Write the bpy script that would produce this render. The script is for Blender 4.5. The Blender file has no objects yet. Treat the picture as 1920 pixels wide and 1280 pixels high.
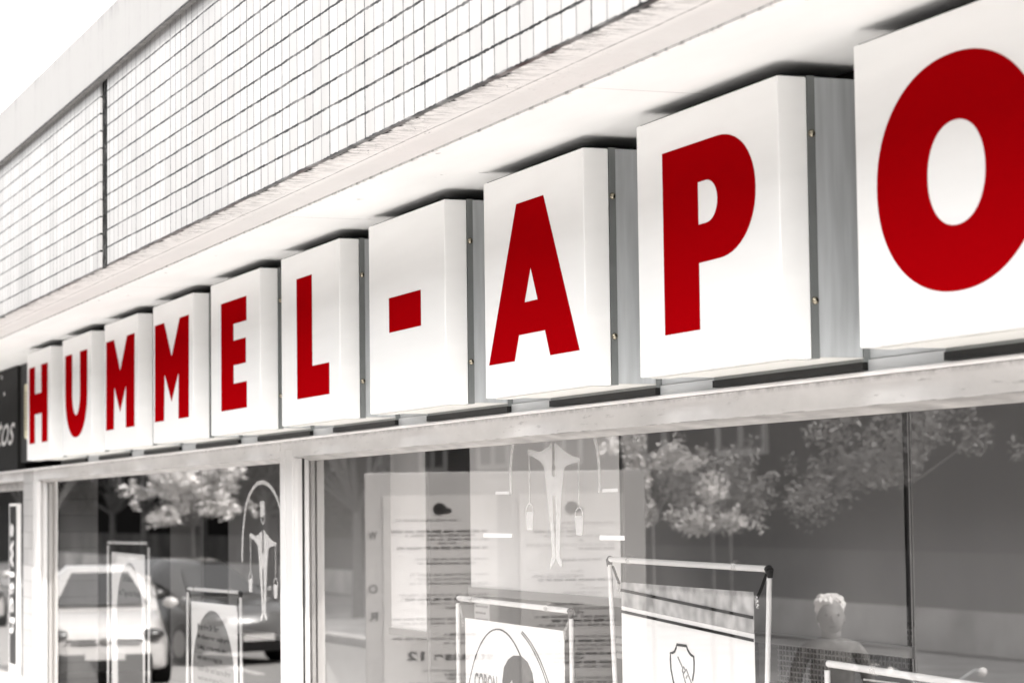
import bpy, bmesh, math, random
from math import sin, cos, pi, radians, sqrt
from mathutils import Vector, Matrix
random.seed(7)
S = bpy.context.scene
COL = S.collection

# ------------------------------------------------------------------ helpers
def link(o, parent=None):
    COL.objects.link(o)
    if parent: o.parent = parent
    return o
def tag(o, label=None, cat=None, group=None, kind=None):
    if label: o['label'] = label
    if cat: o['category'] = cat
    if group: o['group'] = group
    if kind: o['kind'] = kind
    return o
def thing(name, label, cat, loc=(0, 0, 0), rz=0, group=None):
    o = bpy.data.objects.new(name, None); o.empty_display_size = .1
    COL.objects.link(o); o.location = loc; o.rotation_euler = (0, 0, rz)
    return tag(o, label, cat, group)
class MB:
    """collects shapes into one mesh (coordinates relative to the parent)"""
    def __init__(s): s.bm = bmesh.new()
    def box(s, x0, x1, y0, y1, z0, z1):
        v = [s.bm.verts.new((x, y, z)) for x in (x0, x1) for y in (y0, y1) for z in (z0, z1)]
        for f in ((0,1,3,2),(4,6,7,5),(0,4,5,1),(2,3,7,6),(0,2,6,4),(1,5,7,3)):
            s.bm.faces.new([v[i] for i in f])
        return s
    def quad(s, *p):
        s.bm.faces.new([s.bm.verts.new(q) for q in p]); return s
    def tube(s, a, b, r, n=10, r2=None):
        a = Vector(a); b = Vector(b); d = (b - a).normalized(); r2 = r if r2 is None else r2
        u = d.orthogonal().normalized(); w = d.cross(u)
        A = [s.bm.verts.new(a + (u*cos(2*pi*i/n) + w*sin(2*pi*i/n))*r) for i in range(n)]
        B = [s.bm.verts.new(b + (u*cos(2*pi*i/n) + w*sin(2*pi*i/n))*r2) for i in range(n)]
        for i in range(n): s.bm.faces.new((A[i], A[(i+1) % n], B[(i+1) % n], B[i]))
        s.bm.faces.new(A[::-1]); s.bm.faces.new(B); return s
    def path(s, pts, r, n=6):
        for a, b in zip(pts, pts[1:]): s.tube(a, b, r, n)
        return s
    def ball(s, c, r, sc=(1, 1, 1), seg=12):
        m = Matrix.Translation(c) @ Matrix.Diagonal((sc[0]*r, sc[1]*r, sc[2]*r, 1))
        bmesh.ops.create_uvsphere(s.bm, u_segments=seg, v_segments=max(6, seg*2//3), radius=1, matrix=m); return s
    def disc(s, c, r, y0, y1, n=32):       # cylinder whose axis runs along y
        return s.tube((c[0], y0, c[1]), (c[0], y1, c[1]), r, n)
    def build(s, name, mat, parent=None, bevel=0, smooth=False, seg=2):
        bmesh.ops.recalc_face_normals(s.bm, faces=s.bm.faces)
        me = bpy.data.meshes.new(name); s.bm.to_mesh(me); s.bm.free()
        me.materials.append(mat)
        if smooth:
            for p in me.polygons: p.use_smooth = True
        o = link(bpy.data.objects.new(name, me), parent)
        if bevel:
            m = o.modifiers.new('b', 'BEVEL'); m.width = bevel; m.segments = seg; m.limit_method = 'ANGLE'
            m.angle_limit = radians(40)
        return o
def flat(name, loops, y, mat, parent=None, thick=0.0012, xform=None):
    """flat shape in a plane y = const from (x, z) outlines, later outlines are holes"""
    cu = bpy.data.curves.new(name, 'CURVE'); cu.dimensions = '2D'; cu.fill_mode = 'BOTH'; cu.extrude = thick/2
    for lp in loops:
        sp = cu.splines.new('POLY'); sp.points.add(len(lp)-1); sp.use_cyclic_u = True
        for i, (x, z) in enumerate(lp): sp.points[i].co = (x, z, 0, 1)
    t = bpy.data.objects.new('tmp', cu); COL.objects.link(t)
    dg = bpy.context.evaluated_depsgraph_get(); me = bpy.data.meshes.new_from_object(t.evaluated_get(dg))
    bpy.data.objects.remove(t); bpy.data.curves.remove(cu)
    me.transform(Matrix(((1,0,0,0),(0,0,-1,0),(0,1,0,0),(0,0,0,1))))
    if xform: me.transform(xform)
    me.transform(Matrix.Translation((0, y, 0)))
    me.materials.clear(); me.materials.append(mat); me.name = name
    return link(bpy.data.objects.new(name, me), parent)
def text(name, s, x0, x1, z0, z1, y, mat, parent=None, rot=0, shear=0, bold=0, spacing=1, keep=False, thick=.0008):
    """lettering fitted into the rectangle x0..x1, z0..z1 of the plane y"""
    cu = bpy.data.curves.new(name, 'FONT'); cu.body = s; cu.size = 1; cu.shear = shear; cu.offset = bold
    cu.space_character = spacing; cu.extrude = .0
    t = bpy.data.objects.new('tmp', cu); COL.objects.link(t)
    dg = bpy.context.evaluated_depsgraph_get(); me = bpy.data.meshes.new_from_object(t.evaluated_get(dg))
    bpy.data.objects.remove(t); bpy.data.curves.remove(cu)
    if rot: me.transform(Matrix.Rotation(rot, 4, 'Z'))
    xs = [v.co.x for v in me.vertices]; ys = [v.co.y for v in me.vertices]
    a, b, c, d = min(xs), max(xs), min(ys), max(ys)
    sx = (x1-x0)/(b-a); sz = (z1-z0)/(d-c)
    if keep: sz = sx = min(sx, sz)
    for v in me.vertices:
        v.co = (x0 + (v.co.x-a)*sx, y, z0 + (v.co.y-c)*sz)
    me.materials.clear(); me.materials.append(mat); me.name = name
    return link(bpy.data.objects.new(name, me), parent)
def arc(cx, cz, rx, rz, a0, a1, n=24, p=2.0):
    out = []
    for i in range(n+1):
        t = radians(a0 + (a1-a0)*i/n); c, s_ = cos(t), sin(t)
        out.append((cx + rx*math.copysign(abs(c)**(2/p), c), cz + rz*math.copysign(abs(s_)**(2/p), s_)))
    return out
def ribbon(pts, w):
    L, R_ = [], []
    for i, p in enumerate(pts):
        a = Vector(pts[max(0, i-1)]); b = Vector(pts[min(len(pts)-1, i+1)]); d = (b-a).normalized()
        n = Vector((-d.y, d.x))*w/2
        L.append((p[0]+n.x, p[1]+n.y)); R_.append((p[0]-n.x, p[1]-n.y))
    return L + R_[::-1]

# ------------------------------------------------------------------ materials
WARM = (1, .972, .952)
def mat(name, v, rough=.5, metal=0, tint=WARM, coat=0, spec=.5, mottle=0, scale=6, bump=0, stretch=(1,1,1), detail=6):
    m = bpy.data.materials.new(name); m.use_nodes = True; n = m.node_tree.nodes; l = m.node_tree.links
    b = n['Principled BSDF']; col = (v*tint[0], v*tint[1], v*tint[2], 1) if not isinstance(v, tuple) else (*v, 1)
    b.inputs['Base Color'].default_value = col; b.inputs['Roughness'].default_value = rough
    b.inputs['Metallic'].default_value = metal; b.inputs['Specular IOR Level'].default_value = spec
    b.inputs['Coat Weight'].default_value = coat; b.inputs['Coat Roughness'].default_value = .05
    if mottle or bump:
        tc = n.new('ShaderNodeTexCoord'); mp = n.new('ShaderNodeMapping'); l.new(tc.outputs['Object'], mp.inputs[0])
        mp.inputs['Scale'].default_value = stretch
        no = n.new('ShaderNodeTexNoise'); no.inputs['Scale'].default_value = scale; no.inputs['Detail'].default_value = detail
        l.new(mp.outputs[0], no.inputs[0])
        if mottle:
            mr = n.new('ShaderNodeMapRange'); mr.inputs[1].default_value = .3; mr.inputs[2].default_value = .7
            mr.inputs[3].default_value = 1-mottle; mr.inputs[4].default_value = 1+mottle*.6
            l.new(no.outputs[0], mr.inputs[0])
            mx = n.new('ShaderNodeMix'); mx.data_type = 'RGBA'; mx.blend_type = 'MULTIPLY'; mx.inputs[0].default_value = 1
            mx.inputs[6].default_value = col; l.new(mr.outputs[0], mx.inputs[7]); l.new(mx.outputs[2], b.inputs['Base Color'])
        if bump:
            bp = n.new('ShaderNodeBump'); bp.inputs['Distance'].default_value = .01; bp.inputs['Strength'].default_value = bump
            l.new(no.outputs[0], bp.inputs['Height']); l.new(bp.outputs[0], b.inputs['Normal'])
    return m
class G:
    """tiny shader-graph writer"""
    def __init__(s, name):
        s.m = bpy.data.materials.new(name); s.m.use_nodes = True
        s.n = s.m.node_tree.nodes; s.l = s.m.node_tree.links; s.b = s.n['Principled BSDF']
        s.tc = s.n.new('ShaderNodeTexCoord'); s.sp = s.n.new('ShaderNodeSeparateXYZ'); s.l.new(s.tc.outputs['Object'], s.sp.inputs[0])
        s.x, s.y, s.z = s.sp.outputs
    def M(s, op, a, b=None, c=None, clamp=False):
        k = s.n.new('ShaderNodeMath'); k.operation = op; k.use_clamp = clamp
        for i, q in enumerate((a, b, c)):
            if q is None: continue
            if isinstance(q, (int, float)): k.inputs[i].default_value = q
            else: s.l.new(q, k.inputs[i])
        return k.outputs[0]
    def noise(s, scale, stretch=(1, 1, 1), detail=4, rough=.5, off=(0, 0, 0)):
        mp = s.n.new('ShaderNodeMapping'); mp.inputs['Scale'].default_value = stretch; mp.inputs['Location'].default_value = off
        s.l.new(s.tc.outputs['Object'], mp.inputs[0])
        k = s.n.new('ShaderNodeTexNoise'); k.inputs['Scale'].default_value = scale; k.inputs['Detail'].default_value = detail
        k.inputs['Roughness'].default_value = rough
        s.l.new(mp.outputs[0], k.inputs[0]); return k.outputs[0]
    def ramp(s, v, a, b, lo=0, hi=1):
        k = s.n.new('ShaderNodeMapRange'); s.l.new(v, k.inputs[0])
        for i, q in zip((1, 2, 3, 4), (a, b, lo, hi)):
            if isinstance(q, (int, float)): k.inputs[i].default_value = q
            else: s.l.new(q, k.inputs[i])
        return k.outputs[0]
    def mix(s, f, a, b):
        k = s.n.new('ShaderNodeMix'); k.data_type = 'RGBA'
        for i, q in ((0, f), (6, a), (7, b)):
            if isinstance(q, (int, float)) and i: q = (q*WARM[0], q*WARM[1], q*WARM[2], 1)
            if isinstance(q, (int, float, tuple)): k.inputs[i].default_value = q
            else: s.l.new(q, k.inputs[i])
        return k.outputs[2]
    def out(s, col, rough=.5, bump=None, bs=.3, bd=.003, spec=.12):
        s.b.inputs['Specular IOR Level'].default_value = spec
        s.l.new(col, s.b.inputs['Base Color']); s.b.inputs['Roughness'].default_value = rough
        if bump is not None:
            k = s.n.new('ShaderNodeBump'); k.inputs['Strength'].default_value = bs; k.inputs['Distance'].default_value = bd
            s.l.new(bump, k.inputs['Height']); s.l.new(k.outputs[0], s.b.inputs['Normal'])
        return s.m
def tile_mat(name, w, h, x0, z0, base, hg, vg, hl, vl):
    g = G(name)
    wob = g.M('MULTIPLY', g.M('SUBTRACT', g.noise(5, (1, 1, 1), 3), .5), .006)
    fx = g.M('FRACT', g.M('DIVIDE', g.M('SUBTRACT', g.M('ADD', g.x, wob), x0), w))
    fz = g.M('FRACT', g.M('DIVIDE', g.M('SUBTRACT', g.M('ADD', g.z, wob), z0), h))
    dx = g.M('MULTIPLY', g.M('MINIMUM', fx, g.M('SUBTRACT', 1, fx)), w)
    dz = g.M('MULTIPLY', g.M('MINIMUM', fz, g.M('SUBTRACT', 1, fz)), h)
    nz = g.noise(40, (1, 1, 1), 4, .7)
    wz = g.ramp(nz, .35, .65, hl*.45, hl*1.5); wx = g.ramp(nz, .3, .7, vl*.6, vl*1.3)
    lz = g.ramp(g.M('SUBTRACT', dz, wz), 0, .0012, 1, 0); lx = g.ramp(g.M('SUBTRACT', dx, wx), 0, .001, 1, 0)
    # each tile its own shade
    cell = g.n.new('ShaderNodeCombineXYZ')
    g.l.new(g.M('FLOOR', g.M('DIVIDE', g.M('SUBTRACT', g.x, x0), w)), cell.inputs[0])
    g.l.new(g.M('FLOOR', g.M('DIVIDE', g.M('SUBTRACT', g.z, z0), h)), cell.inputs[2])
    wn = g.n.new('ShaderNodeTexWhiteNoise'); g.l.new(cell.outputs[0], wn.inputs[0])
    wn2 = g.n.new('ShaderNodeTexWhiteNoise'); wn2.noise_dimensions = '1D'
    g.l.new(g.M('FLOOR', g.M('ADD', g.M('DIVIDE', g.M('SUBTRACT', g.x, x0), w), .5)), wn2.inputs['W'])
    vtone = g.M('MULTIPLY', lx, g.ramp(wn2.outputs[0], 0, 1, .3, 1))
    dirt = g.ramp(g.noise(2.2, (1, 1, .25), 5, .6), .48, .75, 0, .5)
    c = g.mix(g.ramp(wn.outputs[0], 0, 1), base*.86, base)
    c = g.mix(dirt, c, base*.5)
    c = g.mix(vtone, c, vg)
    c = g.mix(g.M('MULTIPLY', lz, g.ramp(g.noise(9, (1, 1, 1), 3), .3, .55, .55, 1)), c, hg)
    hgt = g.M('SUBTRACT', 1, g.M('MAXIMUM', lz, g.M('MULTIPLY', lx, .6)))
    return g.out(c, .32, hgt, .35, .003)

M = {}
M['tiles'] = tile_mat('white_glazed_tiles', .0975, .0832, .02, 3.33, .43, .004, .04, .0037, .0044)
M['pier_tiles'] = tile_mat('pier_tiles', .24, .125, .13, .02, .46, .22, .25, .002, .001)
def coping_mat():
    g = G('painted_coping')
    st = g.noise(14, (1, 1, .12), 5, .7); ed = g.ramp(g.z, 4.44, 4.53, 0, 1)
    f = g.M('MULTIPLY', g.ramp(st, .5, .72), g.ramp(g.M('ADD', ed, g.noise(30)), .5, 1.6, .1, 1))
    low = g.M('MULTIPLY', g.ramp(g.z, 4.234, 4.244, 1, 0), g.ramp(g.noise(22, (1, 1, 2), 5, .7), .3, .6))
    c = g.mix(f, .34, .15); c = g.mix(low, c, .2)
    return g.out(c, .6, g.noise(60), .15)
M['coping'] = coping_mat()
def beam_mat():
    g = G('spalled_concrete_beam')
    # y runs from the tile edge (-.60) into the building (-.33)
    n1 = g.noise(9, (1, .25, 1), 6, .75); n2 = g.noise(30, (1, .3, 1), 5, .8, (3, 1, 0)); n3 = g.noise(2.5, (1, 1, 1), 3)
    edge = g.ramp(g.y, -.602, -.54, 1, 0)
    black = g.ramp(g.M('ADD', g.M('MULTIPLY', edge, .8), g.M('MULTIPLY', g.M('SUBTRACT', n1, .5), 1.7)), .62, .78)  # ragged black line: shadow of the tile gap painted into the concrete
    fr = g.M('MULTIPLY', g.ramp(g.y, -.6, -.47, 1, 0), g.ramp(n2, .46, .60, 0, .9))
    vo = g.n.new('ShaderNodeTexVoronoi'); vo.feature = 'DISTANCE_TO_EDGE'; vo.inputs['Scale'].default_value = 5
    mp = g.n.new('ShaderNodeMapping'); mp.inputs['Scale'].default_value = (.6, 2, 1); g.l.new(g.tc.outputs['Object'], mp.inputs[0])
    ad = g.n.new('ShaderNodeVectorMath'); ad.operation = 'ADD'; g.l.new(mp.outputs[0], ad.inputs[0])
    nn = g.n.new('ShaderNodeTexNoise'); nn.inputs['Scale'].default_value = 7; g.l.new(mp.outputs[0], nn.inputs[0]); g.l.new(nn.outputs[1], ad.inputs[1])
    g.l.new(ad.outputs[0], vo.inputs[0])
    cr = g.M('MULTIPLY', g.ramp(vo.outputs[0], .004, .012, 1, 0), g.M('MULTIPLY', g.ramp(n3, .5, .56), g.ramp(g.y, -.52, -.42, 1, .12)))
    line = g.M('MULTIPLY', g.ramp(g.M('ABSOLUTE', g.M('ADD', g.y, g.M('ADD', .478, g.M('MULTIPLY', g.M('SUBTRACT', n3, .5), .02)))), .001, .005, 1, 0), g.ramp(n2, .3, .6, .2, .9))
    c = g.mix(g.ramp(g.noise(4, (1, .4, 1), 6), .3, .7), .72, .80)
    c = g.mix(g.ramp(g.y, -.47, -.44, 0, .6), c, .62)
    c = g.mix(fr, c, .18); c = g.mix(cr, c, .05); c = g.mix(line, c, .2); c = g.mix(black, c, .015)
    return g.out(c, .85, g.M('ADD', n2, n1), .8, .012)
M['beam'] = beam_mat()
def soffit_mat():
    g = G('painted_soffit')
    sp = g.ramp(g.noise(13, (1, 1, 1), 2, .5, (5, 2, 0)), .74, .77); st = g.noise(1.2, (1, 4, 1), 4)
    ed = g.M('MULTIPLY', g.ramp(g.y, -.33, -.315, 1, 0), g.ramp(g.noise(18), .5, .65))
    jx = g.M('ABSOLUTE', g.M('SUBTRACT', g.M('FRACT', g.M('DIVIDE', g.M('ADD', g.x, 10.6+.25), 3.1)), .5))
    jn = g.M('MULTIPLY', g.ramp(jx, .0006, .0016, 1, 0), g.ramp(g.noise(3, off=(7, 0, 0)), .4, .5, .15, .6))
    c = g.mix(g.ramp(st, .3, .7), (.80, .795, .78, 1), (.86, .855, .84, 1)); c = g.mix(g.M('MULTIPLY', sp, .8), c, .15); c = g.mix(g.M('MULTIPLY', ed, .7), c, .3); c = g.mix(jn, c, .35)
    return g.out(c, .55, g.noise(30), .08)
M['soffit'] = soffit_mat()
def joint_mat():
    g = G('rough_joint_filler')
    c = g.mix(g.ramp(g.noise(26, (1, 1, .4), 6, .8), .5, .66), .006, .15)
    return g.out(c, .9, g.noise(50), 1, .01)
M['joint'] = joint_mat()
M['lid'] = mat('white_acrylic', .93, .3, tint=(1, .992, .975), spec=.35, mottle=.03, scale=5, stretch=(.25, 1, 2.5))
M['letter'] = mat('red_film', (.32, .0005, .0025), .4, spec=0, mottle=.03, scale=90)
M['galv'] = mat('galvanised_sheet', .60, .42, metal=.2, tint=(.97, 1, 1.01), mottle=.16, scale=12, stretch=(1, 3, .25))
M['galv_d'] = mat('aluminium_flange', .28, .4, metal=.5, tint=(.96, 1, .98), mottle=.08, scale=9)
M['under'] = mat('cream_underside', .78, .4, tint=(1, .985, .93))
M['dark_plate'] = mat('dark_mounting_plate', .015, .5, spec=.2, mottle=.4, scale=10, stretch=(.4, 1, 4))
M['rail'] = mat('aluminium_rail', .62, .35, metal=.3, tint=(.99, 1, 1), mottle=.12, scale=8, stretch=(.4, 1, 3))
M['flash'] = mat('zinc_flashing', .82, .5, mottle=.12, scale=15, stretch=(.5, 1, 2))
def frame_mat(nm, lo, hi):
    g = G(nm)
    n1 = g.noise(3.2, (.6, 1, 1.5), 6, .6); d = g.M('MULTIPLY', g.ramp(g.noise(16, (.35, 1, 2.5), 5, .75), .6, .72), .7)
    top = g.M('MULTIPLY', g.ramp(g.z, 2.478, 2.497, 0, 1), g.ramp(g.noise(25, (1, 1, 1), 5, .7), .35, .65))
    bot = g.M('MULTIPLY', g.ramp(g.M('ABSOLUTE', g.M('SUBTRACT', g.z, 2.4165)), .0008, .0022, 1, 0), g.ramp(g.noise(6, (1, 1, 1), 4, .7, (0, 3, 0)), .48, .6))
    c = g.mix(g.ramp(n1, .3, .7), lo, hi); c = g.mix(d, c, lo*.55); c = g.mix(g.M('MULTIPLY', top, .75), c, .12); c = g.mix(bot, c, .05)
    return g.out(c, .33, g.noise(80, (.3, 1, 1)), .06)
M['frame'] = frame_mat('weathered_aluminium_frame', .54, .72)
M['frame_w'] = mat('pale_frame_paint', .66, .35, mottle=.06, scale=5, stretch=(1, 1, .3))
M['frame_lip'] = mat('brownish_frame_lip', .34, .5, tint=(1, .95, .91), mottle=.4, scale=9, stretch=(.6, 1, 3))
M['gap'] = mat('dark_gap', .015, .8)
M['back'] = mat('dark_fascia_board', .02, .7, mottle=.2)  # near black: shade of the gap around the boxes put into the colour
M['render'] = mat('pale_render', .5, .8, mottle=.1, scale=4, bump=.2)
def glass(name, k, tint=1, add=.0):
    m = bpy.data.materials.new(name); m.use_nodes = True; n = m.node_tree.nodes; l = m.node_tree.links; n.clear()
    o = n.new('ShaderNodeOutputMaterial'); mx = n.new('ShaderNodeMixShader'); t = n.new('ShaderNodeBsdfTransparent'); g = n.new('ShaderNodeBsdfGlossy')
    t.inputs[0].default_value = (tint, tint, tint, 1); g.inputs['Roughness'].default_value = .0; g.inputs[0].default_value = (1, .98, .96, 1)
    f = n.new('ShaderNodeLayerWeight'); pw = n.new('ShaderNodeMath'); pw.operation = 'POWER'; pw.inputs[1].default_value = 5
    sc = n.new('ShaderNodeMath'); sc.operation = 'MULTIPLY_ADD'; sc.inputs[1].default_value = .96; sc.inputs[2].default_value = .04
    l.new(f.outputs['Facing'], pw.inputs[0]); l.new(pw.outputs[0], sc.inputs[0])
    mu = n.new('ShaderNodeMath'); mu.operation = 'MULTIPLY_ADD'; mu.inputs[1].default_value = k; mu.inputs[2].default_value = add; mu.use_clamp = True
    l.new(sc.outputs[0], mu.inputs[0]); l.new(mu.outputs[0], mx.inputs[0]); l.new(t.outputs[0], mx.inputs[1]); l.new(g.outputs[0], mx.inputs[2])
    tc = n.new('ShaderNodeTexCoord'); no = n.new('ShaderNodeTexNoise'); no.inputs['Scale'].default_value = .9; no.inputs['Detail'].default_value = 1
    bp = n.new('ShaderNodeBump'); bp.inputs['Strength'].default_value = .015; bp.inputs['Distance'].default_value = .02
    l.new(tc.outputs['Object'], no.inputs[0]); l.new(no.outputs[0], bp.inputs['Height']); l.new(bp.outputs[0], g.inputs['Normal'])
    l.new(mx.outputs[0], o.inputs[0]); return m
M['glass'] = glass('shop_window_glass', 1.1, 1, .13)
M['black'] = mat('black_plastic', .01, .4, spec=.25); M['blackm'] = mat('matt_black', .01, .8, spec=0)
M['ink'] = mat('dark_ink', .012, .8, spec=0); M['ink_l'] = mat('grey_ink', .25, .8, spec=0)
M['paper'] = mat('white_paper', .86, .6); M['paper2'] = mat('grey_oval_print', .20, .8, spec=0); M['paper3'] = mat('pale_grey_print', .48, .6)
M['bar'] = mat('white_bar', .78, .3)
M['clear'] = glass('clear_plastic', 2.5, .88, .05)
M['frost'] = mat('frosted_vinyl', .85, .6)
M['frost'].node_tree.nodes['Principled BSDF'].inputs['Alpha'].default_value = .28
M['blind'] = mat('grey_roller_fabric', .20, .8, spec=0, mottle=.05, scale=2, stretch=(1, 1, .2)); M['blind_glare'] = mat('reflection_toned_fabric', .80, .8, spec=0, mottle=.05, scale=2)  # pale copy: the notice board's reflected brightness put into the fabric colour
M['blind_bar'] = mat('blind_bottom_bar', .25, .35, metal=.4)
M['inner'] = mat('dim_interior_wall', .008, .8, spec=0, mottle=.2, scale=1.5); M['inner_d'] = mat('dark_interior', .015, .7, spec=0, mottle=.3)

# ------------------------------------------------------------------ setting: ground
def sheet(name, x0, x1, y0, y1, z, m, th=.3):
    o = MB().box(x0, x1, y0, y1, z-th, z).build(name, m); tag(o, kind='structure'); return o
M['pave'] = tile_mat('pavement_slabs', .5, 99, 0, 0, .50, .2, .2, .004, .004)
M['pave'] = mat('pale_pavement', .70, .85, mottle=.15, scale=3, bump=.2)
M['asphalt'] = mat('sunlit_asphalt', .28, .85, mottle=.2, scale=20, bump=.3)
M['kerb'] = mat('kerbstone', .45, .8, mottle=.15)
sheet('ground', -400, 300, -400, 400, -.14, M['asphalt'])
sheet('pavement', -110, 12, -1.75, .26, 0.0, M['pave'], .13)
sheet('kerb', -110, 12, -1.9, -1.755, .0, M['kerb'], .13)
sheet('road', -110, 12, -8.6, -1.91, -.13, M['asphalt'], .006)
sheet('far_kerb', -110, 12, -8.76, -8.61, .0, M['kerb'], .13)
sheet('far_pavement', -110, 12, -14.5, -8.77, .0, mat('grey_far_pavement', .62, .85, mottle=.4, scale=1.2), .13)
mk = MB()
for i in range(30): mk.box(-100+i*3.6, -98.2+i*3.6, -5.36, -5.24, -.129, -.122)
tag(mk.build('road_marking', mat('road_paint', .7, .7, mottle=.2, scale=8)), kind='structure')

# ------------------------------------------------------------------ the shop building
B = thing('commercial_building', 'low shop building with white tiled upper wall, projecting soffit and long shop windows', 'building')
XL, XR = -42.0, 1.4
JX = -11.43
MB().box(JX+.085, XR, -.62, -.602, 3.33, 4.232).build('tile_wall', M['tiles'], B)
MB().box(XL, JX-.085, -.62, -.602, 3.33, 4.232).build('tile_wall', M['tiles'], B)
MB().box(XL, XR, -.647, .2, 4.2325, 4.53).build('coping', M['coping'], B, .006)
MB().box(XL, XR, -.651, -.6475, 4.2295, 4.237).build('drip_edge', mat('rusty_drip_edge', .07, .8, mottle=.6, scale=14), B)
MB().box(JX-.0845, JX+.0845, -.609, -.602, 3.331, 4.231).build('wall_joint', M['joint'], B)
MB().box(XL, XR, -.6015, -.333, 3.3345, 4.2).build('concrete_beam', M['beam'], B)
MB().box(XL, XR, -.33, .32, 3.328, 3.34).build('soffit', M['soffit'], B)
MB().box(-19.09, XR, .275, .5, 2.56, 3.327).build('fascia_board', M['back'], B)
MB().box(XL, XR, .33, .6, 3.341, 4.2).build('upper_wall', M['render'], B)
MB().box(XL, XR, .30, 9, 4.201, 4.3).build('roof', M['render'], B)
MB().box(-18.66, XR, .30, .5, .0, .55).build('plinth', M['render'], B)
rl = MB().box(-17.25, XR, .262, .274, 2.538, 2.60).box(-17.25, XR, .256, .274, 2.503, 2.5355)
rl.build('sign_rail', M['rail'], B)
MB().box(XL, XR, .246, .31, 2.4965, 2.5025).build('flashing', M['flash'], B)
# window frames
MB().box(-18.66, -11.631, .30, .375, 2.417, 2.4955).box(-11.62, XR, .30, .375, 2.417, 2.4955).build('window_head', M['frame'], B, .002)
lipm = MB()
for a, b in ((-18.5, -11.63), (-11.35, XR)):
    lipm.quad((a, .302, 2.4165), (b, .302, 2.4165), (b, .345, 2.409), (a, .345, 2.409)).quad((a, .345, 2.409), (b, .345, 2.409), (b, .376, 2.397), (a, .376, 2.397))
lipm.build('head_lip', M['frame_lip'], B)
mu = MB().box(-11.631, -11.540, .2985, .40, .55, 2.455).box(-11.524, -11.407, .2985, .40, .55, 2.455)
mu.build('mullion', M['frame_w'], B, .004)
MB().box(-11.541, -11.523, .306, .40, .55, 2.4955).build('mullion_gap', mat('mullion_sealant', .12, .8), B)
jb = MB().box(-11.406, -11.384, .318, .343, .55, 2.412).tube((-11.397, .318, .55), (-11.397, .318, 2.41), .008, 12).box(-11.406, -11.372, .356, .374, .55, 2.41)
jb.build('window_jamb', M['frame_w'], B, .002)
MB().box(-11.406, -11.395, .344, .356, .55, 2.41).build('jamb_gap', M['gap'], B)
# left end: jamb, pier
jl = MB().box(-18.66, -18.5, .30, .376, .55, 2.4165).tube((-18.494, .322, .55), (-18.494, .322, 2.405), .015, 14).box(-18.5, -18.47, .352, .376, .55, 2.41)
jl.build('window_jamb', M['frame_w'], B, .002)
MB().box(-19.06, -18.668, .292, .8, 0, 2.494).build('pier', M['pier_tiles'], B)
MB().box(-18.668, -18.661, .32, .5, 0, 2.494).build('pier_joint', M['gap'], B)
# panes with the stickers on them
p1 = MB().quad((-18.5, .38, .55), (-11.62, .38, .55), (-11.62, .38, 2.42), (-18.5, .38, 2.42)).build('window_pane', M['glass'], B)
p2 = MB().quad((-11.39, .38, .55), (XR, .38, .55), (XR, .38, 2.42), (-11.39, .38, 2.42)).build('window_pane', M['glass'], B)

def emblem(dx, dz, sx, sz, y, parent, full, n):
    T = lambda pts: [((x+8.2)*sx + dx, (z-2.2)*sz + dz) for x, z in pts]
    half_l = [(-8.213,2.389),(-8.236,2.381),(-8.29,2.367),(-8.33,2.361),(-8.37,2.363),(-8.406,2.369),(-8.442,2.374),(-8.460,2.366),(-8.456,2.353),(-8.418,2.347),(-8.354,2.333),(-8.31,2.317),(-8.294,2.30),(-8.281,2.258),(-8.268,2.198),(-8.250,2.13),(-8.234,2.065),(-8.225,1.976),(-8.246,1.948),(-8.241,1.931),(-8.206,1.955),(-8.196,1.972),(-8.205,2.065),(-8.214,2.13),(-8.217,2.196),(-8.2,2.2),(-8.2,2.266),(-8.212,2.268),(-8.219,2.285)]
    half_r = [(-8.190,2.394),(-8.123,2.369),(-8.06,2.347),(-8.0,2.334),(-7.951,2.329),(-7.951,2.316),(-8.014,2.311),(-8.07,2.306),(-8.103,2.294),(-8.111,2.255),(-8.130,2.192),(-8.138,2.13),(-8.144,2.108),(-8.155,1.981),(-8.132,1.952),(-8.139,1.939),(-8.172,1.956),(-8.190,1.972),(-8.184,2.06),(-8.181,2.12),(-8.186,2.196),(-8.2,2.2),(-8.2,2.266),(-8.188,2.268),(-8.183,2.285)]
    e = flat('figure_sticker', [T(half_l)], y, M['frost'], parent); flat('figure_sticker', [T(half_r)], y, M['frost'], parent)
    for sxx, top, bot in ((-8.445, 2.352, 2.171), (-7.965, 2.316, 2.153)):
        flat('string_sticker', [T([(sxx-.0025, bot), (sxx+.0025, bot), (sxx+.0025, top), (sxx-.0025, top)])], y, M['frost'], parent)
    for cx, z1, z0 in ((-8.446, 2.140, 2.072), (-7.965, 2.123, 2.055)):
        flat('cup_sticker', [T([(cx-.038, z1), (cx+.038, z1), (cx+.026, z0), (cx-.026, z0)])], y, M['frost'], parent)
        flat('cup_handle', [T(ribbon(arc(cx, z1, .036, .03, 0, 180, 12), .005))], y, M['frost'], parent)
    return T
T2 = emblem(-8.2, 2.2, 1, 1, .3785, p2, False, 2)
for pts in ([(-8.602,2.400),(-8.62,2.375),(-8.631,2.353),(-8.641,2.32),(-8.644,2.286),(-8.639,2.206)], [(-7.818,2.400),(-7.80,2.375),(-7.789,2.344),(-7.779,2.31),(-7.776,2.270),(-7.776,2.203)]):
    flat('arch_sticker', [ribbon(pts, .022)], .3785, M['frost'], p2)
for x0, x1, z0, z1 in ((-8.804,-8.66,2.208,2.219), (-7.75,-7.616,2.205,2.217), (-8.946,-8.632,2.042,2.058), (-7.779,-7.565,2.040,2.056)):
    flat('tape_strip', [[(x0, z0), (x1, z0), (x1, z1), (x0, z1)]], .3783, M['bar'], p2)
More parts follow.
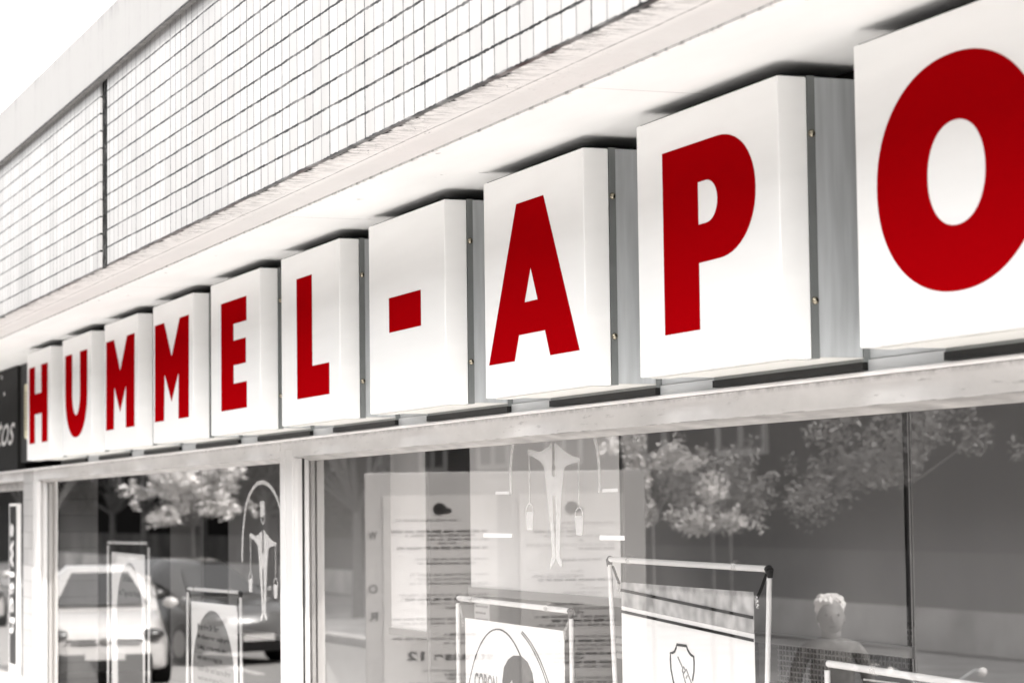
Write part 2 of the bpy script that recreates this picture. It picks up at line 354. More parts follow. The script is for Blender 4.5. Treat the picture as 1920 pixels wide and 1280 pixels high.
T1 = emblem(-12.25, 1.862, 1.03, 1.03, .3785, p1, True, 1)
# (the small-pane emblem keeps its arch, candle-shaped head and necklace)
ap = [(-12.679,1.889),(-12.67,1.98),(-12.652,2.068),(-12.62,2.14),(-12.588,2.192),(-12.52,2.245),(-12.442,2.277),(-12.36,2.30),(-12.277,2.307),(-12.2,2.303),(-12.139,2.292),(-12.08,2.275),(-12.027,2.254),(-11.97,2.22),(-11.929,2.182),(-11.80,2.05),(-11.76,1.9)]
flat('arch_sticker', [ribbon(ap, .022)], .3785, M['frost'], p1)
flat('head_sticker', [[(-12.30,2.208),(-12.215,2.208),(-12.215,2.15),(-12.205,2.147),(-12.235,2.125),(-12.28,2.125),(-12.31,2.147),(-12.30,2.15)]], .3785, M['frost'], p1)
flat('necklace_sticker', [ribbon([(-12.29,2.13),(-12.28,2.105),(-12.25,2.088),(-12.225,2.10),(-12.215,2.13)], .007)], .3785, M['frost'], p1)

# interior
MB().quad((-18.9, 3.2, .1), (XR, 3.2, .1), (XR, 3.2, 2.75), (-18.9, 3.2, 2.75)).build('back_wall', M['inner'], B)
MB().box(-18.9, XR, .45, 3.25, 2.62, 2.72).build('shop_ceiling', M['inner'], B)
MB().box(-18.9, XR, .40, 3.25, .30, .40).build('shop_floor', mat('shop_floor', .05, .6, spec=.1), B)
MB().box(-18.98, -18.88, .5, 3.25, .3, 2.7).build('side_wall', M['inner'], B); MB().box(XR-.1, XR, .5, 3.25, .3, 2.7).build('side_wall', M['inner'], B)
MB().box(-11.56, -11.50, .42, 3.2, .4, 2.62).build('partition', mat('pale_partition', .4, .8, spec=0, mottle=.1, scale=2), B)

# neighbouring unit
MB().box(XL, -19.065, .30, .42, 2.425, 2.494).build('neighbour_head', M['frame'], B, .003)
MB().box(XL, -19.065, .36, .55, 2.36, 2.424).build('neighbour_head', M['frame_lip'], B)
p3 = MB().quad((XL, .44, .3), (-19.065, .44, .3), (-19.065, .44, 2.42), (XL, .44, 2.42)).build('window_pane', M['glass'], B)
MB().box(XL, -19.1, .56, .62, 0, 2.7).build('neighbour_backing', M['gap'], B)
text('window_letter', 'P', -21.75, -21.2, 2.16, 2.30, .4385, M['ink_l'], p3)
sg = thing('hanging_sign', 'black vertical sign reading switch in white rounded letters with a white border', 'sign', (-19.85, .36, .9))
MB().box(-.17, .175, -.02, .02, .035, 1.345).build('sign_border', M['paper'], sg, .003)
MB().box(-.125, .178, -.0235, -.0205, .055, 1.325).build('sign_face', M['black'], sg)
text('sign_text', 'switch', -.085, .125, .30, 1.18, -.0245, M['paper'], sg, rot=-pi/2, bold=.02, spacing=1.15)
MB().box(-.17, .175, -.02, .02, -.9, .03).build('sign_foot', mat('pale_sign_foot', .7, .5), sg)
ns = thing('fascia_sign', 'dark grey shop sign with handwritten white word fotos', 'sign', (-19.09, .27, 2.57))
MB().box(-6.2, 0, -.02, .05, -.06, .753).build('sign_board', mat('anthracite_board', .02, .6, spec=.05, mottle=.15, scale=9), ns, .004)
text('sign_text', 'fotos', -1.55, -.10, .14, .40, -.0225, M['bar'], ns, shear=.5)
text('sign_text', 'im', -2.4, -1.25, .46, .64, -.0225, M['bar'], ns, shear=.5)
for q in ((-.75, .70), (-.62, .56)): MB().disc(q, .018, -.024, -.0215, 10).build('sign_dot', M['bar'], ns)
vb = thing('louvred_vent_box', 'cream plastic vent box with horizontal louvres beside the sign box with H', 'vent', (-18.0, .2, 2.72))
MB().box(-.32, .1, -.03, .07, 0, .42).build('housing', mat('cream_plastic', (.72, .66, .45), .5), vb, .02)
lv = MB()
for i in range(11): lv.box(-.26, .08, -.034, -.031, .07+i*.027, .078+i*.027)
lv.build('louvres', mat('louvre_shadow', (.25, .22, .14), .7), vb)  # dark strips: shade between the slats put into the colour

# ------------------------------------------------------------------ letter boxes
ZB = 2.535; HB = .751
def L_H(): return [[(-17.10,3.179),(-17.10+.235,3.179),(-17.10+.235,2.988),(-16.62,2.988),(-16.62,3.18),(-16.375,3.18),(-16.375,2.647),(-16.60,2.647),(-16.60,2.847),(-16.865,2.847),(-16.865,2.647),(-17.085,2.647)]]
def L_U():
    return [[(-15.733,3.179),(-15.497,3.179),(-15.497,2.93)] + arc(-15.365,2.93,.132,.148,180,360,18) + [(-15.237,3.179),(-14.998,3.179),(-14.998,2.93)] + arc(-15.365,2.93,.367,.289,0,-180,30,2.15)]
def L_M(x): return [[(x,3.179),(x+.224,3.179),(x+.402,2.986),(x+.592,3.179),(x+.798,3.179),(x+.79,2.648),(x+.558,2.648),(x+.562,2.893),(x+.398,2.746),(x+.235,2.902),(x+.218,2.65),(x-.004,2.65)]]
def L_E(): return [[(-11.614,3.176),(-11.126,3.176),(-11.126,3.060),(-11.373,3.060),(-11.373,2.979),(-11.140,2.979),(-11.140,2.860),(-11.373,2.860),(-11.373,2.771),(-11.126,2.771),(-11.126,2.647),(-11.614,2.647)]]
def L_L(): return [[(-10.262,3.173),(-10.023,3.173),(-10.023,2.777),(-9.770,2.777),(-9.770,2.644),(-10.260,2.644)]]
def L_D(): return [[(-8.956,2.977),(-8.572,2.977),(-8.572,2.842),(-8.955,2.842)]]
def L_A(): return [[(-7.568,3.177),(-7.322,3.177),(-7.030,2.648),(-7.278,2.648),(-7.321,2.733),(-7.557,2.733),(-7.600,2.648),(-7.846,2.648)], [(-7.443,2.951),(-7.383,2.839),(-7.502,2.839)]]
def L_P(): return [[(-6.384,3.179),(-6.02,3.179)] + arc(-6.02,3.008,.232,.171,90,-90,26,2.1) + [(-6.147,2.836),(-6.147,2.648),(-6.383,2.648)], [(-6.147,3.065),(-6.1,3.065)] + arc(-6.1,3.005,.078,.0605,90,-90,16,2.1) + [(-6.147,2.944)]]
def L_O(): return [arc(-4.775,2.911,.362,.275,0,357,90,2.12), arc(-4.775,2.909,.126,.1215,0,357,48,2.12)]
boxes = [('H', -17.185, .905, L_H(), 'white sign box with red letter H, leftmost of the row, next to the vent box'),
 ('U', -15.835, .955, L_U(), 'white sign box with red letter U between the H box and an M box'),
 ('M', -14.466, .93, L_M(-14.413), 'white sign box with red letter M directly right of the U box'),
 ('M', -13.14, .93, L_M(-13.09), 'white sign box with red letter M directly left of the E box'),
 ('E', -11.826, .94, L_E(), 'white sign box with red letter E above the window mullion'),
 ('L', -10.515, .895, L_L(), 'white sign box with red letter L between the E box and the hyphen box'),
 ('-', -9.212, .91, L_D(), 'white sign box with a short red hyphen block'),
 ('A', -7.886, .902, L_A(), 'white sign box with red letter A between the hyphen box and the P box'),
 ('P', -6.568, .915, L_P(), 'white sign box with red letter P between the A box and the O box'),
 ('O', -5.241, .93, L_O(), 'largest looking white sign box with red letter O, cut by the right picture edge')]
for ch, x0, w, loops, lab in boxes:
    r = thing('letter_sign_box', lab, 'sign box', (x0, 0, ZB), group='letter boxes under the soffit')
    MB().box(0, w, 0, .088, 0, HB).build('lid', M['lid'], r, .004, seg=2)
    flat('letter', [[(x-x0, z-ZB) for x, z in lp] for lp in loops], -.0006, M['letter'], r, thick=.001)
    MB().box(.001, w-.001, .0895, .112, .0015, HB+.004).build('flange', M['galv_d'], r)
    MB().box(.004, w-.004, .1125, .243, .006, HB+.001).build('housing', M['galv'], r, .002)
    MB().box(.004, w-.004, .115, .243, .003, .0055).box(.02, w-.02, .03, .085, -.0035, -.001).build('underside', M['under'], r)
    MB().box(.0, w, .2435, .262, -.006, HB+.003).build('rear_flange', M['galv_d'], r)
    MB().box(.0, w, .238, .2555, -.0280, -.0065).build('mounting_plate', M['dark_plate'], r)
    MB().box(.01, w-.01, .01, .24, HB+.0015, HB+.004).build('bounce_blocker', M['blackm'], r)  # unseen black plate, added to stop light bouncing into the soffit gap
    for z in (.155, .60):
        s_ = MB().ball((w-.0005, .101, z), .011, (.9, 1, 1), 10).build('screw', mat('screw', .35, .25, metal=1, tint=(1, .9, .7)) if 'screwm' not in M else M['screwm'], r, smooth=True)
        M['screwm'] = s_.data.materials[0]

# ------------------------------------------------------------------ roller blinds and interior things
def blind(x0, x1, y, zb, m, lab, cat='roller blind'):
    t = thing('roller_blind', lab, cat, (x0, y, zb), group='roller blinds behind the shop windows')
    MB().box(0, x1-x0, 0, .002, .03, 2.6-zb).build('fabric', m, t)
    MB().box(-.01, x1-x0+.04, -.012, .014, 0, .035).build('bottom_bar', M['blind_bar'], t, .004)
    MB().tube((x1-x0+.035, 0, -.3), (x1-x0+.035, 0, 2.58-zb), .003, 6).tube((x1-x0+.052, 0, -.3), (x1-x0+.052, 0, 2.58-zb), .0022, 6).build('guide_cord', M['ink_l'], t)
blind(-11.40, -10.87, .8, 1.545, M['blind_glare'], 'narrow roller blind with reflected brightness in its colour, hanging behind the left end of the big window')
blind(-10.25, -8.57, .8, 1.77, M['blind_glare'], 'roller blind with reflected brightness in its colour, behind the emblem of the big window')
blind(-8.53, -6.42, .8, 1.69, M['blind'], 'wide grey roller blind left of the dark gap in the big window')
blind(-6.375, -3.2, .8, 1.2, M['blind'], 'grey roller blind at the right edge of the big window')
blind(-14.62, -12.2, .8, 1.42, M['blind'], 'grey roller blind behind the emblem of the left window')
blind(-17.5, -16.55, 1.1, .9, M['blind'], 'dim grey roller blind at the left end of the left window')
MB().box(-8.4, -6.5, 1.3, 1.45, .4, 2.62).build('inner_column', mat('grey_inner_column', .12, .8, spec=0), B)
# shelf with small boxes, poster, pegboard
sh = thing('display_shelf', 'dark shelf unit with small boxes behind the coronavirus poster', 'shelf', (-9.9, 1.5, .4))
s1 = MB()
for z in (.35, .7, 1.02, 1.3): s1.box(0, 2.3, 0, .35, z-.02, z)
s1.box(-.03, 0, 0, .35, 0, 1.45).box(2.3, 2.33, 0, .35, 0, 1.45).build('shelves', M['inner_d'], sh)
for z in (.7, 1.02, 1.3):
    x = .05
    while x < 2.1:
        w = random.uniform(.08, .22); h = random.uniform(.08, .2)
        MB().box(x, x+w, .02, .2, z+.001, z+h).build('carton', [M['paper3'], M['blind'], M['inner_d'], M['inner']][random.randrange(4)], sh); x += w + random.uniform(.02, .2)
pg = thing('wire_mesh_panel', 'dark square wire mesh display panel below the wide grey blind', 'mesh panel', (-7.75, 1.05, .9))
g_ = MB()
for i in range(48): g_.box(i*.026, i*.026+.008, 0, .005, 0, .86)
for i in range(48): g_.box(0, 1.25, -.004, 0, i*.018, i*.018+.006)
g_.build('mesh', M['ink_l'], pg); MB().box(-.02, 1.27, .02, .04, 0, .87).build('backing', M['blackm'], pg)
mo = thing('screen', 'black flat screen below the wide grey blind', 'screen', (-7.1, .9, 1.42))
MB().box(0, .75, 0, .04, .0, .22).build('body', M['black'], mo, .01); MB().box(.3, .42, .01, .03, -.4, 0).build('stand', M['black'], mo)
lb = thing('price_label', 'small black label with a thin white border and white writing', 'label', (-6.33, .6, 1.535))
MB().box(-.005, .20, 0, .004, -.005, .105).build('border', M['bar'], lb); MB().box(0, .195, -.003, -.001, 0, .1).build('face', M['black'], lb)
text('label_text', 'Coole', .02, .18, .035, .08, -.0035, M['bar'], lb)
dp = thing('thank_you_poster', 'dark poster with two outlined figures and the words DANKE DASS', 'poster', (-11.0, 1.05, 1.02))
MB().box(0, 1.35, 0, .004, 0, .44).build('sheet', mat('dark_grey_print', .06, .8, spec=0), dp)
for cx in (.72, 1.02): flat('figure_outline', [ribbon(arc(cx, .29, .04, .04, 0, 359, 16), .006)], -.002, M['paper3'], dp); flat('figure_outline', [ribbon([(cx-.10, .09), (cx-.11, .2), (cx-.05, .24), (cx+.05, .24), (cx+.11, .2), (cx+.10, .09)], .006)], -.002, M['paper3'], dp)
text('poster_text', 'DANKE DASS', .45, 1.2, .05, .08, -.002, M['blackm'], dp, bold=.02)
flat('poster_block', [[(.05, .02), (.38, .02), (.38, .2), (.05, .2)], [(.08, .05), (.35, .05), (.35, .17), (.08, .17)]], -.002, M['ink_l'], dp)
for i, (px, pz, w, h) in enumerate(((-10.62, 1.62, .2, .12), (-10.45, 1.30, .22, .10), (-10.2, 1.34, .16, .09), (-9.0, 1.55, .22, .13))):
    t = thing('notice_card', ['pale notice card above the dark poster', 'pale calendar card left of the coronavirus poster', 'small pale card beside the calendar card', 'small pale card right of the coronavirus poster frame'][i], 'card', (px, .95, pz), group='small cards inside the window')
    MB().box(0, w, 0, .003, 0, h).build('sheet', M['paper3'], t)
    k = MB()
    for q in range(3): k.box(.02, w-.02-.03*(q % 2), -.002, -.0005, .02+q*.03, .03+q*.03)
    k.build('print', M['ink_l'], t)

def stand(x0, x1, zt, ztr, y, bot, lab, lean=0, caps=True, sides=2):
    """hung poster frame: top bar, side bars, corner caps, clear hooks"""
    w = x1-x0; t = thing('poster_frame', lab, 'poster frame', (x0, y, zt), group='white hanging poster frames')
    MB().tube((0, 0, 0), (w, 0, ztr-zt), .0105, 12).build('top_bar', M['bar'], t, smooth=False)
    MB().tube((-.01, 0, -.02), (-.01+lean, 0, bot-zt), .009, 10).build('side_bar', M['bar'], t)
    if sides > 1: MB().tube((w+.01, 0, ztr-zt-.02), (w+.01-lean, 0, bot-zt), .009, 10).build('side_bar', M['bar'], t)
    if caps:
        for a, z in ((-.012, 0), (w+.012, ztr-zt)):
            MB().tube((a+(.012 if a < 0 else -.012), 0, z+.002), (a, 0, z-.006), .0135, 10).tube((a, 0, z-.004), (a, 0, z-.028), .0125, 10, .009).build('corner_cap', M['black'], t)
    for f in (.14, .82) if sides > 1 else (.18,):
        zz = (ztr-zt)*f
        h = MB()
        for k in (-.012, .0, .012):
            h.path([(w*f+k, .012*cos(a), zz+.016*sin(a)+.004) for a in [i*pi/5 for i in range(11)]], .0022, 5)
        h.build('clear_hook', M['clear'], t)
    return t
def clips(t, a, b, w):
    for (x0, z0, x1, z1) in (a, b):
        MB().path([(x0, 0, z0), ((x0+x1)/2, 0, (z0+z1)/2-.002), (x1, 0, z1)], .005, 6).build('rubber_band', M['ink'] if w else M['ink_l'], t)
        h = MB()
        for k in range(3): h.ball((x1+.004*k, -.004, z1-.012*k), .009, (1, .6, 1.1), 8)
        h.build('clear_clip', M['clear'], t)
def sheet_poster(t, x0, x1, zt, ztr, bot, m=None):
    X, _, Z = t.location
    p = flat('poster', [[(x0-X, zt-Z), (x1-X, ztr-Z), (x1-X+.0, bot-Z), (x0-X, bot-Z)]], .004, m or M['paper'], t, thick=.002)
    return p
# coronavirus poster
tA = stand(-9.722, -8.478, 1.777, 1.765, .55, 1.05, 'hanging poster frame with thin arcs and a dark haired head on white')
clips(tA, (.01, -.03, .055, -.085), (1.235, -.045, 1.19, -.09), 0)
pA = sheet_poster(tA, -9.651, -8.55, 1.696, 1.687, 1.1)
X, Z = -9.722, 1.777
def off(pts, X=X, Z=Z): return [(a-X, b-Z) for a, b in pts]
flat('print_line', [off(ribbon(arc(-9.25, 1.15, .42, .515, 172, 8, 40), .006))], .0015, M['ink'], tA)
for rr in (.60, .625): flat('print_line', [off(ribbon(arc(-9.2, 1.12, rr, .575+.3*(rr-.6), 70, 8, 30), .005))], .0015, M['ink'], tA)
text('print_text', 'CORON', -9.54-X, -9.27-X, 1.40-Z, 1.475-Z, .0012, M['ink_l'], tA, bold=.03)
flat('print_hair', [off([(-9.20,1.40),(-9.21,1.46),(-9.19,1.515),(-9.14,1.55),(-9.08,1.568),(-9.0,1.57),(-8.93,1.55),(-8.88,1.51),(-8.86,1.45),(-8.87,1.38),(-8.9,1.30),(-9.0,1.33),(-9.06,1.40),(-9.10,1.47),(-9.15,1.44)])], .0010, mat('hair_print', .03, .7, mottle=.8, scale=60, stretch=(3, 1, .6)), tA)
flat('print_face', [off([(-9.20,1.40),(-9.15,1.44),(-9.10,1.47),(-9.06,1.40),(-9.0,1.33),(-8.9,1.28),(-8.9,1.1),(-9.2,1.1),(-9.24,1.25)])], .0011, M['paper3'], tA)
# syringe poster
tB = stand(-8.085, -6.838, 1.965, 1.953, .55, 1.1, 'hanging poster frame with a white sheet showing a shield with a syringe', lean=.07)
clips(tB, (.02, -.025, .075, -.085), (1.235, -.03, 1.17, -.105), 1)
X, Z = -8.085, 1.965
pB = flat('poster', [off([(-8.0,1.80),(-6.95,1.745),(-6.95,1.1),(-8.0,1.1)], X, Z)], .004, M['paper'], tB, thick=.002)
flat('clear_sleeve', [off([(-8.0,1.885),(-6.95,1.878),(-6.95,1.746),(-8.0,1.801)], X, Z)], .0042, mat('pale_bubble_print', .46, .5, mottle=.45, scale=16, detail=1), tB, thick=.001)
flat('print_line', [off([(-8.0,1.862),(-6.95,1.802),(-6.95,1.792),(-8.0,1.852)], X, Z)], .0012, M['ink'], tB)
flat('print_line', [off([(-8.0,1.786),(-6.95,1.730),(-6.95,1.720),(-8.0,1.776)], X, Z)], .0012, M['ink'], tB)
shd = [(-7.530,1.684),(-7.454,1.683)] + [(-7.446,1.672),(-7.43,1.660),(-7.415,1.654),(-7.398,1.651)] + [(-7.396,1.63),(-7.399,1.60),(-7.412,1.57)]
flat('print_shield', [off(ribbon(shd, .008), X, Z)], .0012, M['ink'], tB)
flat('print_shield', [off(ribbon([(-7.454,1.684),(-7.530,1.685),(-7.538,1.672),(-7.55,1.66),(-7.565,1.655),(-7.584,1.654),(-7.585,1.63),(-7.582,1.60),(-7.565,1.56),(-7.53,1.51),(-7.49,1.48),(-7.45,1.51),(-7.425,1.55)], .008), X, Z)], .0010, M['ink'], tB)
syr = [[(-7.525,1.643),(-7.485,1.606)], [(-7.492,1.60),(-7.478,1.612),(-7.465,1.60),(-7.48,1.588),(-7.492,1.60)], [(-7.485,1.588),(-7.458,1.605),(-7.41,1.55)], [(-7.485,1.588),(-7.44,1.52)], [(-7.45,1.585),(-7.462,1.575)]]
for q in syr: flat('print_syringe', [off(ribbon(q, .006), X, Z)], .0012, M['ink_l'], tB)
# lower right frame
tC = stand(-6.452, -4.9, 1.679, 1.652, .55, 1.0, 'lowest hanging frame at the right, mostly below the picture edge', caps=False, sides=1)
sheet_poster(tC, -6.38, -5.0, 1.53, 1.52, 1.1)
# left window: 24 Stunden
tD = stand(-17.04, -15.745, 1.951, 1.957, .55, .6, 'slim hanging frame with the 24 Stunden poster in front of the reflected white car')
X, Z = -17.04, 1.951
sheet_poster(tD, -16.95, -15.88, 1.887, 1.879, .72, mat('bright_sheet', .85, .7))
flat('print_oval', [off([(-16.72, .95)] + arc(-16.36, 1.45, .41, .37, 180, 0, 30) + [(-15.93,.95),(-16.0,.85),(-16.3,.82),(-16.55,.86)], X, Z)], .0015, M['paper2'], tD)
for s_, a, b, z0, z1 in (('24 Stunden', -16.55, -16.2, 1.69, 1.735), ('und 7 Tage in der Woche', -16.76+.05, -16.02, 1.58, 1.635), ('Unser Botendienst', -16.72, -16.05, .945, .995), ('kommt gerne', -16.56, -16.22, .865, .91)):
    text('print_text', s_, a-X, b-X, z0-Z, z1-Z, .0008, M['ink'], tD, bold=.02)
# left window: Bestellen Sie Ihre
tE = stand(-14.628, -13.379, 1.690, 1.700, .55, .6, 'hanging frame with the grey oval Bestellen Sie Ihre Medikamente poster', lean=-.04)
clips(tE, (.02, -.02, .055, -.06), (1.22, -.02, 1.19, -.07), 1)
X, Z = -14.628, 1.690
sheet_poster(tE, -14.57, -13.46, 1.615, 1.622, .7)
flat('print_oval', [off([(-14.50, .72)] + arc(-14.03, 1.20, .50, .375, 180, 0, 36, 1.9) + [(-13.50,.72)], X, Z)], .0015, M['paper2'], tE)
for i, (s_, b) in enumerate((('Bestellen Sie Ihre', -13.87), ('Medikamente nach per', -13.64), ('E-Mail, telefonisch oder', -13.68), ('mit unserer App bis', -13.80), ('16:00 Uhr und lassen diese', -13.60), ('noch am gleichen Tag', -13.75))):
    z0 = 1.452 - i*.0615
    text('print_text', s_, -14.40-X, b-X, z0-Z, z0+.036-Z, .0008, M['ink'], tE, bold=.03)

# ------------------------------------------------------------------ across and along the street (seen in the glass)
def leafball(mb, c, r, n, size, flat_=.6):
    for _ in range(n):
        d = Vector((random.gauss(0, 1), random.gauss(0, 1), random.gauss(0, 1))).normalized()*(random.random()**.4)
        p = Vector(c) + Vector((d.x*r[0], d.y*r[1], d.z*r[2]))
        a = Vector((random.gauss(0, 1), random.gauss(0, 1), random.gauss(0, .6))).normalized()*size*random.uniform(.6, 1.4)
        b = a.cross(Vector((random.gauss(0, 1), random.gauss(0, 1), random.gauss(0, 1)))).normalized()*size*random.uniform(.3, .6)
        mb.bm.faces.new([mb.bm.verts.new(q) for q in (p-a, p+b, p+a, p-b)])
def tree(x, y, lab, h, r, trunk, leaf_m, n, size, clumps=9, base=None):
    t = thing('street_tree', lab, 'tree', (x, y, 0)); base = base or h-r*1.2
    tr = MB().tube((0, 0, -.02), (.04, .02, base), trunk, 10, trunk*.6)
    cr = MB()
    for i in range(clumps):
        a = random.uniform(0, 2*pi); q = random.random()**.6*r; z = base + (h-base)*random.random()**.8
        q *= 1.05-.45*abs((z-base)/(h-base)-.35)
        c = (q*cos(a), q*sin(a), z); tr.tube((.04, .02, base*.97), c, trunk*.3, 6, trunk*.08)
        k = random.uniform(.14, .34)
        leafball(cr, c, (r*k, r*k, r*k*random.uniform(.5, 1.0)), int(n/clumps*(k/.24)**1.6), size)
        for _ in range(2):
            d = (c[0]*1.0+random.gauss(0, .22)*r, c[1]+random.gauss(0, .22)*r, c[2]+random.uniform(-.12, .22)*r)
            leafball(cr, d, (r*.10, r*.10, r*.14), n//clumps//6, size)
    tr.build('trunk', M['bark'], t); cr.build('crown', leaf_m, t)
    return t
M['bark'] = mat('bark', .12, .9, mottle=.4, scale=12)
M['leaf_b'] = mat('bright_leaves', .72, .5, mottle=.5, scale=3); M['leaf_d'] = mat('dark_leaves', .02, .6, spec=0, mottle=.5, scale=3); M['leaf_m'] = mat('mid_leaves', .30, .5, mottle=.5, scale=3)  # bright leaves: sunlit glints put into the pale leaf colour
tree(-44.0, -6.9, 'small street tree with bright leaves reflected beside the white car', 3.0, 1.1, .05, M['leaf_b'], 3000, .065, 30, 1.95)
tree(-21.0, -5.8, 'young tree with bright leaves reflected right of the lit notice board', 2.80, .62, .03, M['leaf_b'], 2400, .026, 13, 2.05)
tree(-22.6, -7.4, 'thin trunked tree with feathery leaves reflected in the wide grey blind', 2.68, .95, .03, M['leaf_m'], 2600, .03, 14, 2.1)
tree(-20.0, -8.0, 'loose leafy tree reflected near the right window corner', 3.6, 1.1, .04, M['leaf_m'], 2600, .035, 14, 2.4)
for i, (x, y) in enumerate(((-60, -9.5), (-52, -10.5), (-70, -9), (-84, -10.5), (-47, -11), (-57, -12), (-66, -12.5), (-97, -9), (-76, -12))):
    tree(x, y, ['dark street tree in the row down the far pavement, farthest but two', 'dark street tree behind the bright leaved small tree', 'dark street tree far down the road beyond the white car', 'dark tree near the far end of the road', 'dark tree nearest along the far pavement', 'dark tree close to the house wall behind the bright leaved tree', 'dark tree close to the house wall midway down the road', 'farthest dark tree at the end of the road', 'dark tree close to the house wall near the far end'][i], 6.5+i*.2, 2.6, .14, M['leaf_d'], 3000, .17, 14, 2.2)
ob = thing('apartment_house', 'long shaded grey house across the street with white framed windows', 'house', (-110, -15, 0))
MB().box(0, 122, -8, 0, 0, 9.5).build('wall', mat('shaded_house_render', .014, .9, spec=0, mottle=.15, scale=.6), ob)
MB().box(-.3, 122.3, -8.3, .35, 9.5, 9.9).build('roof', M['inner'], ob)
MB().box(0, 122, .0, .06, 0, .62).build('base_course', mat('pale_base_course', .6, .8, mottle=.5, scale=.8), ob)
MB().box(0, 122, .0, .03, .62, 1.45).build('tone_step_band', mat('grey_tone_step', .10, .9, spec=0, mottle=.5, scale=.7), ob)  # in-between tone added to soften the reflected dark-to-bright gradient
fm = mat('dull_window_frame', .45, .6)
for i in range(18):
    for z in (2.95+.08, 6.1):
        x = 2.7+i*4.05 if i < 29 else 1.0-3
        f = MB().box(x, x+1.9, .005, .08, z, z+.11).box(x, x+1.9, .005, .08, z+1.4, z+1.5).box(x, x+.11, .005, .08, z+.11, z+1.4).box(x+1.79, x+1.9, .005, .08, z+.11, z+1.4).box(x+.9, x+1.0, .005, .08, z+.11, z+1.4).build('window_frame', fm, ob)
        MB().box(x+.11, x+1.79, .003, .02, z+.11, z+1.4).build('pane', M['black'], f)
eb = thing('far_house', 'tall grey house closing the end of the street', 'house', (-112, 0, 0))
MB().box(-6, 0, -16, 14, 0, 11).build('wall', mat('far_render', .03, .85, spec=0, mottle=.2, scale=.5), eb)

def car(name, lab, x, y, rz, paint, grille):
    t = thing(name, lab, 'car', (x, y, -.125), rz)
    def loft(secs, m, nm, bev):
        b = MB(); rows = []
        for (xx, z0, z1, w0, w1) in secs:
            rows.append([b.bm.verts.new(p) for p in ((xx, -w0, z0), (xx, -w0*1.0, (z0+z1)/2), (xx, -w1, z1), (xx, w1, z1), (xx, w0, (z0+z1)/2), (xx, w0, z0))])
        for p, q in zip(rows, rows[1:]):
            for k in range(6): b.bm.faces.new((p[k], p[(k+1) % 6], q[(k+1) % 6], q[k]))
        b.bm.faces.new(rows[0][::-1]); b.bm.faces.new(rows[-1])
        return b.build(nm, m, t, bev, True, 3)
    loft([(-2.05,.35,.95,.72,.62),(-1.95,.22,1.02,.82,.72),(-1.2,.2,1.02,.88,.80),(.2,.2,1.02,.89,.80),(1.0,.2,1.0,.89,.78),(1.55,.2,.90,.87,.74),(1.95,.22,.80,.78,.62),(2.13,.28,.64,.54,.40)], paint, 'body', .10)
    loft([(-1.98,.98,1.04,.74,.70),(-1.75,.98,1.42,.74,.60),(-1.2,.98,1.53,.76,.46),(-.3,.98,1.57,.78,.44),(.25,.98,1.51,.78,.42),(1.08,.97,1.01,.76,.66)], paint, 'roof', .07)
    gl = mat('car_glass', .03, .06, coat=1); dk = M['black']
    MB().quad((.36,-.39,1.47),(.36,.39,1.47),(1.11,.63,1.05),(1.11,-.63,1.05)).build('windscreen', gl, t)
    for s_ in (-1, 1):
        MB().quad((.15,s_*.55,1.42),(-1.4,s_*.57,1.42),(-1.65,s_*.77,1.08),(.8,s_*.77,1.08)).build('side_window', gl, t)
    if grille:
        MB().box(2.0,2.145,-.52,-.12,.60,.63).box(2.0,2.145,.12,.52,.60,.63).box(2.0,2.15,-.46,-.10,.555,.58).box(2.0,2.15,.10,.46,.555,.58).build('grille', dk, t, .01)
        MB().ball((2.13, 0, .60), .07, (.3, 1.3, .8)).build('badge', M['blind_bar'], t, smooth=True)
    MB().box(1.9,2.145,-.62,.62,.2,.44).build('lower_grille', dk, t, .03)
    MB().box(2.10,2.16,-.26,.26,.36,.46).build('number_plate', M['paper3'], t)
    for s_ in (-1, 1):
        MB().ball((1.95, s_*.60, .675), .21, (.75, .9, .42)).build('headlight', mat('headlight', .04, .1, coat=1), t, smooth=True)
        MB().ball((.75, s_*.95, 1.05), .11, (.6, 1, .7)).build('wing_mirror', paint, t, smooth=True)
        for xx in (-1.3, 1.32):
            w = MB().tube((xx, s_*.66, .315), (xx, s_*.9, .315), .315, 24).build('wheel', M['blackm'], t, .03)
            MB().tube((xx, s_*.895, .315), (xx, s_*.915, .315), .2, 20).build('rim', M['blind_bar'], w)
    return t
car('parked_car', 'white hatchback facing the camera, reflected in the left window', -34.0, -3.12, radians(9), mat('white_car_paint', .48, .25, coat=1), True)
car('parked_car', 'dark car parked further out, reflected right of the white car', -37.5, -5.3, radians(-14), mat('dark_car_paint', .05, .25, coat=1), False)
car('parked_car', 'silver car far down the road beyond the white hatchback', -52, -3.6, radians(4), mat('silver_car_paint', .5, .25, coat=1, metal=.3), True)

# lit notice board (its front faces the camera side)
ang = radians(21)
nb = thing('notice_board', 'free standing white notice board with two printed sheets, reflected mirror-wise in the big window', 'notice board', (-18.25, -3.25, -.13), rz=pi/2+ang)
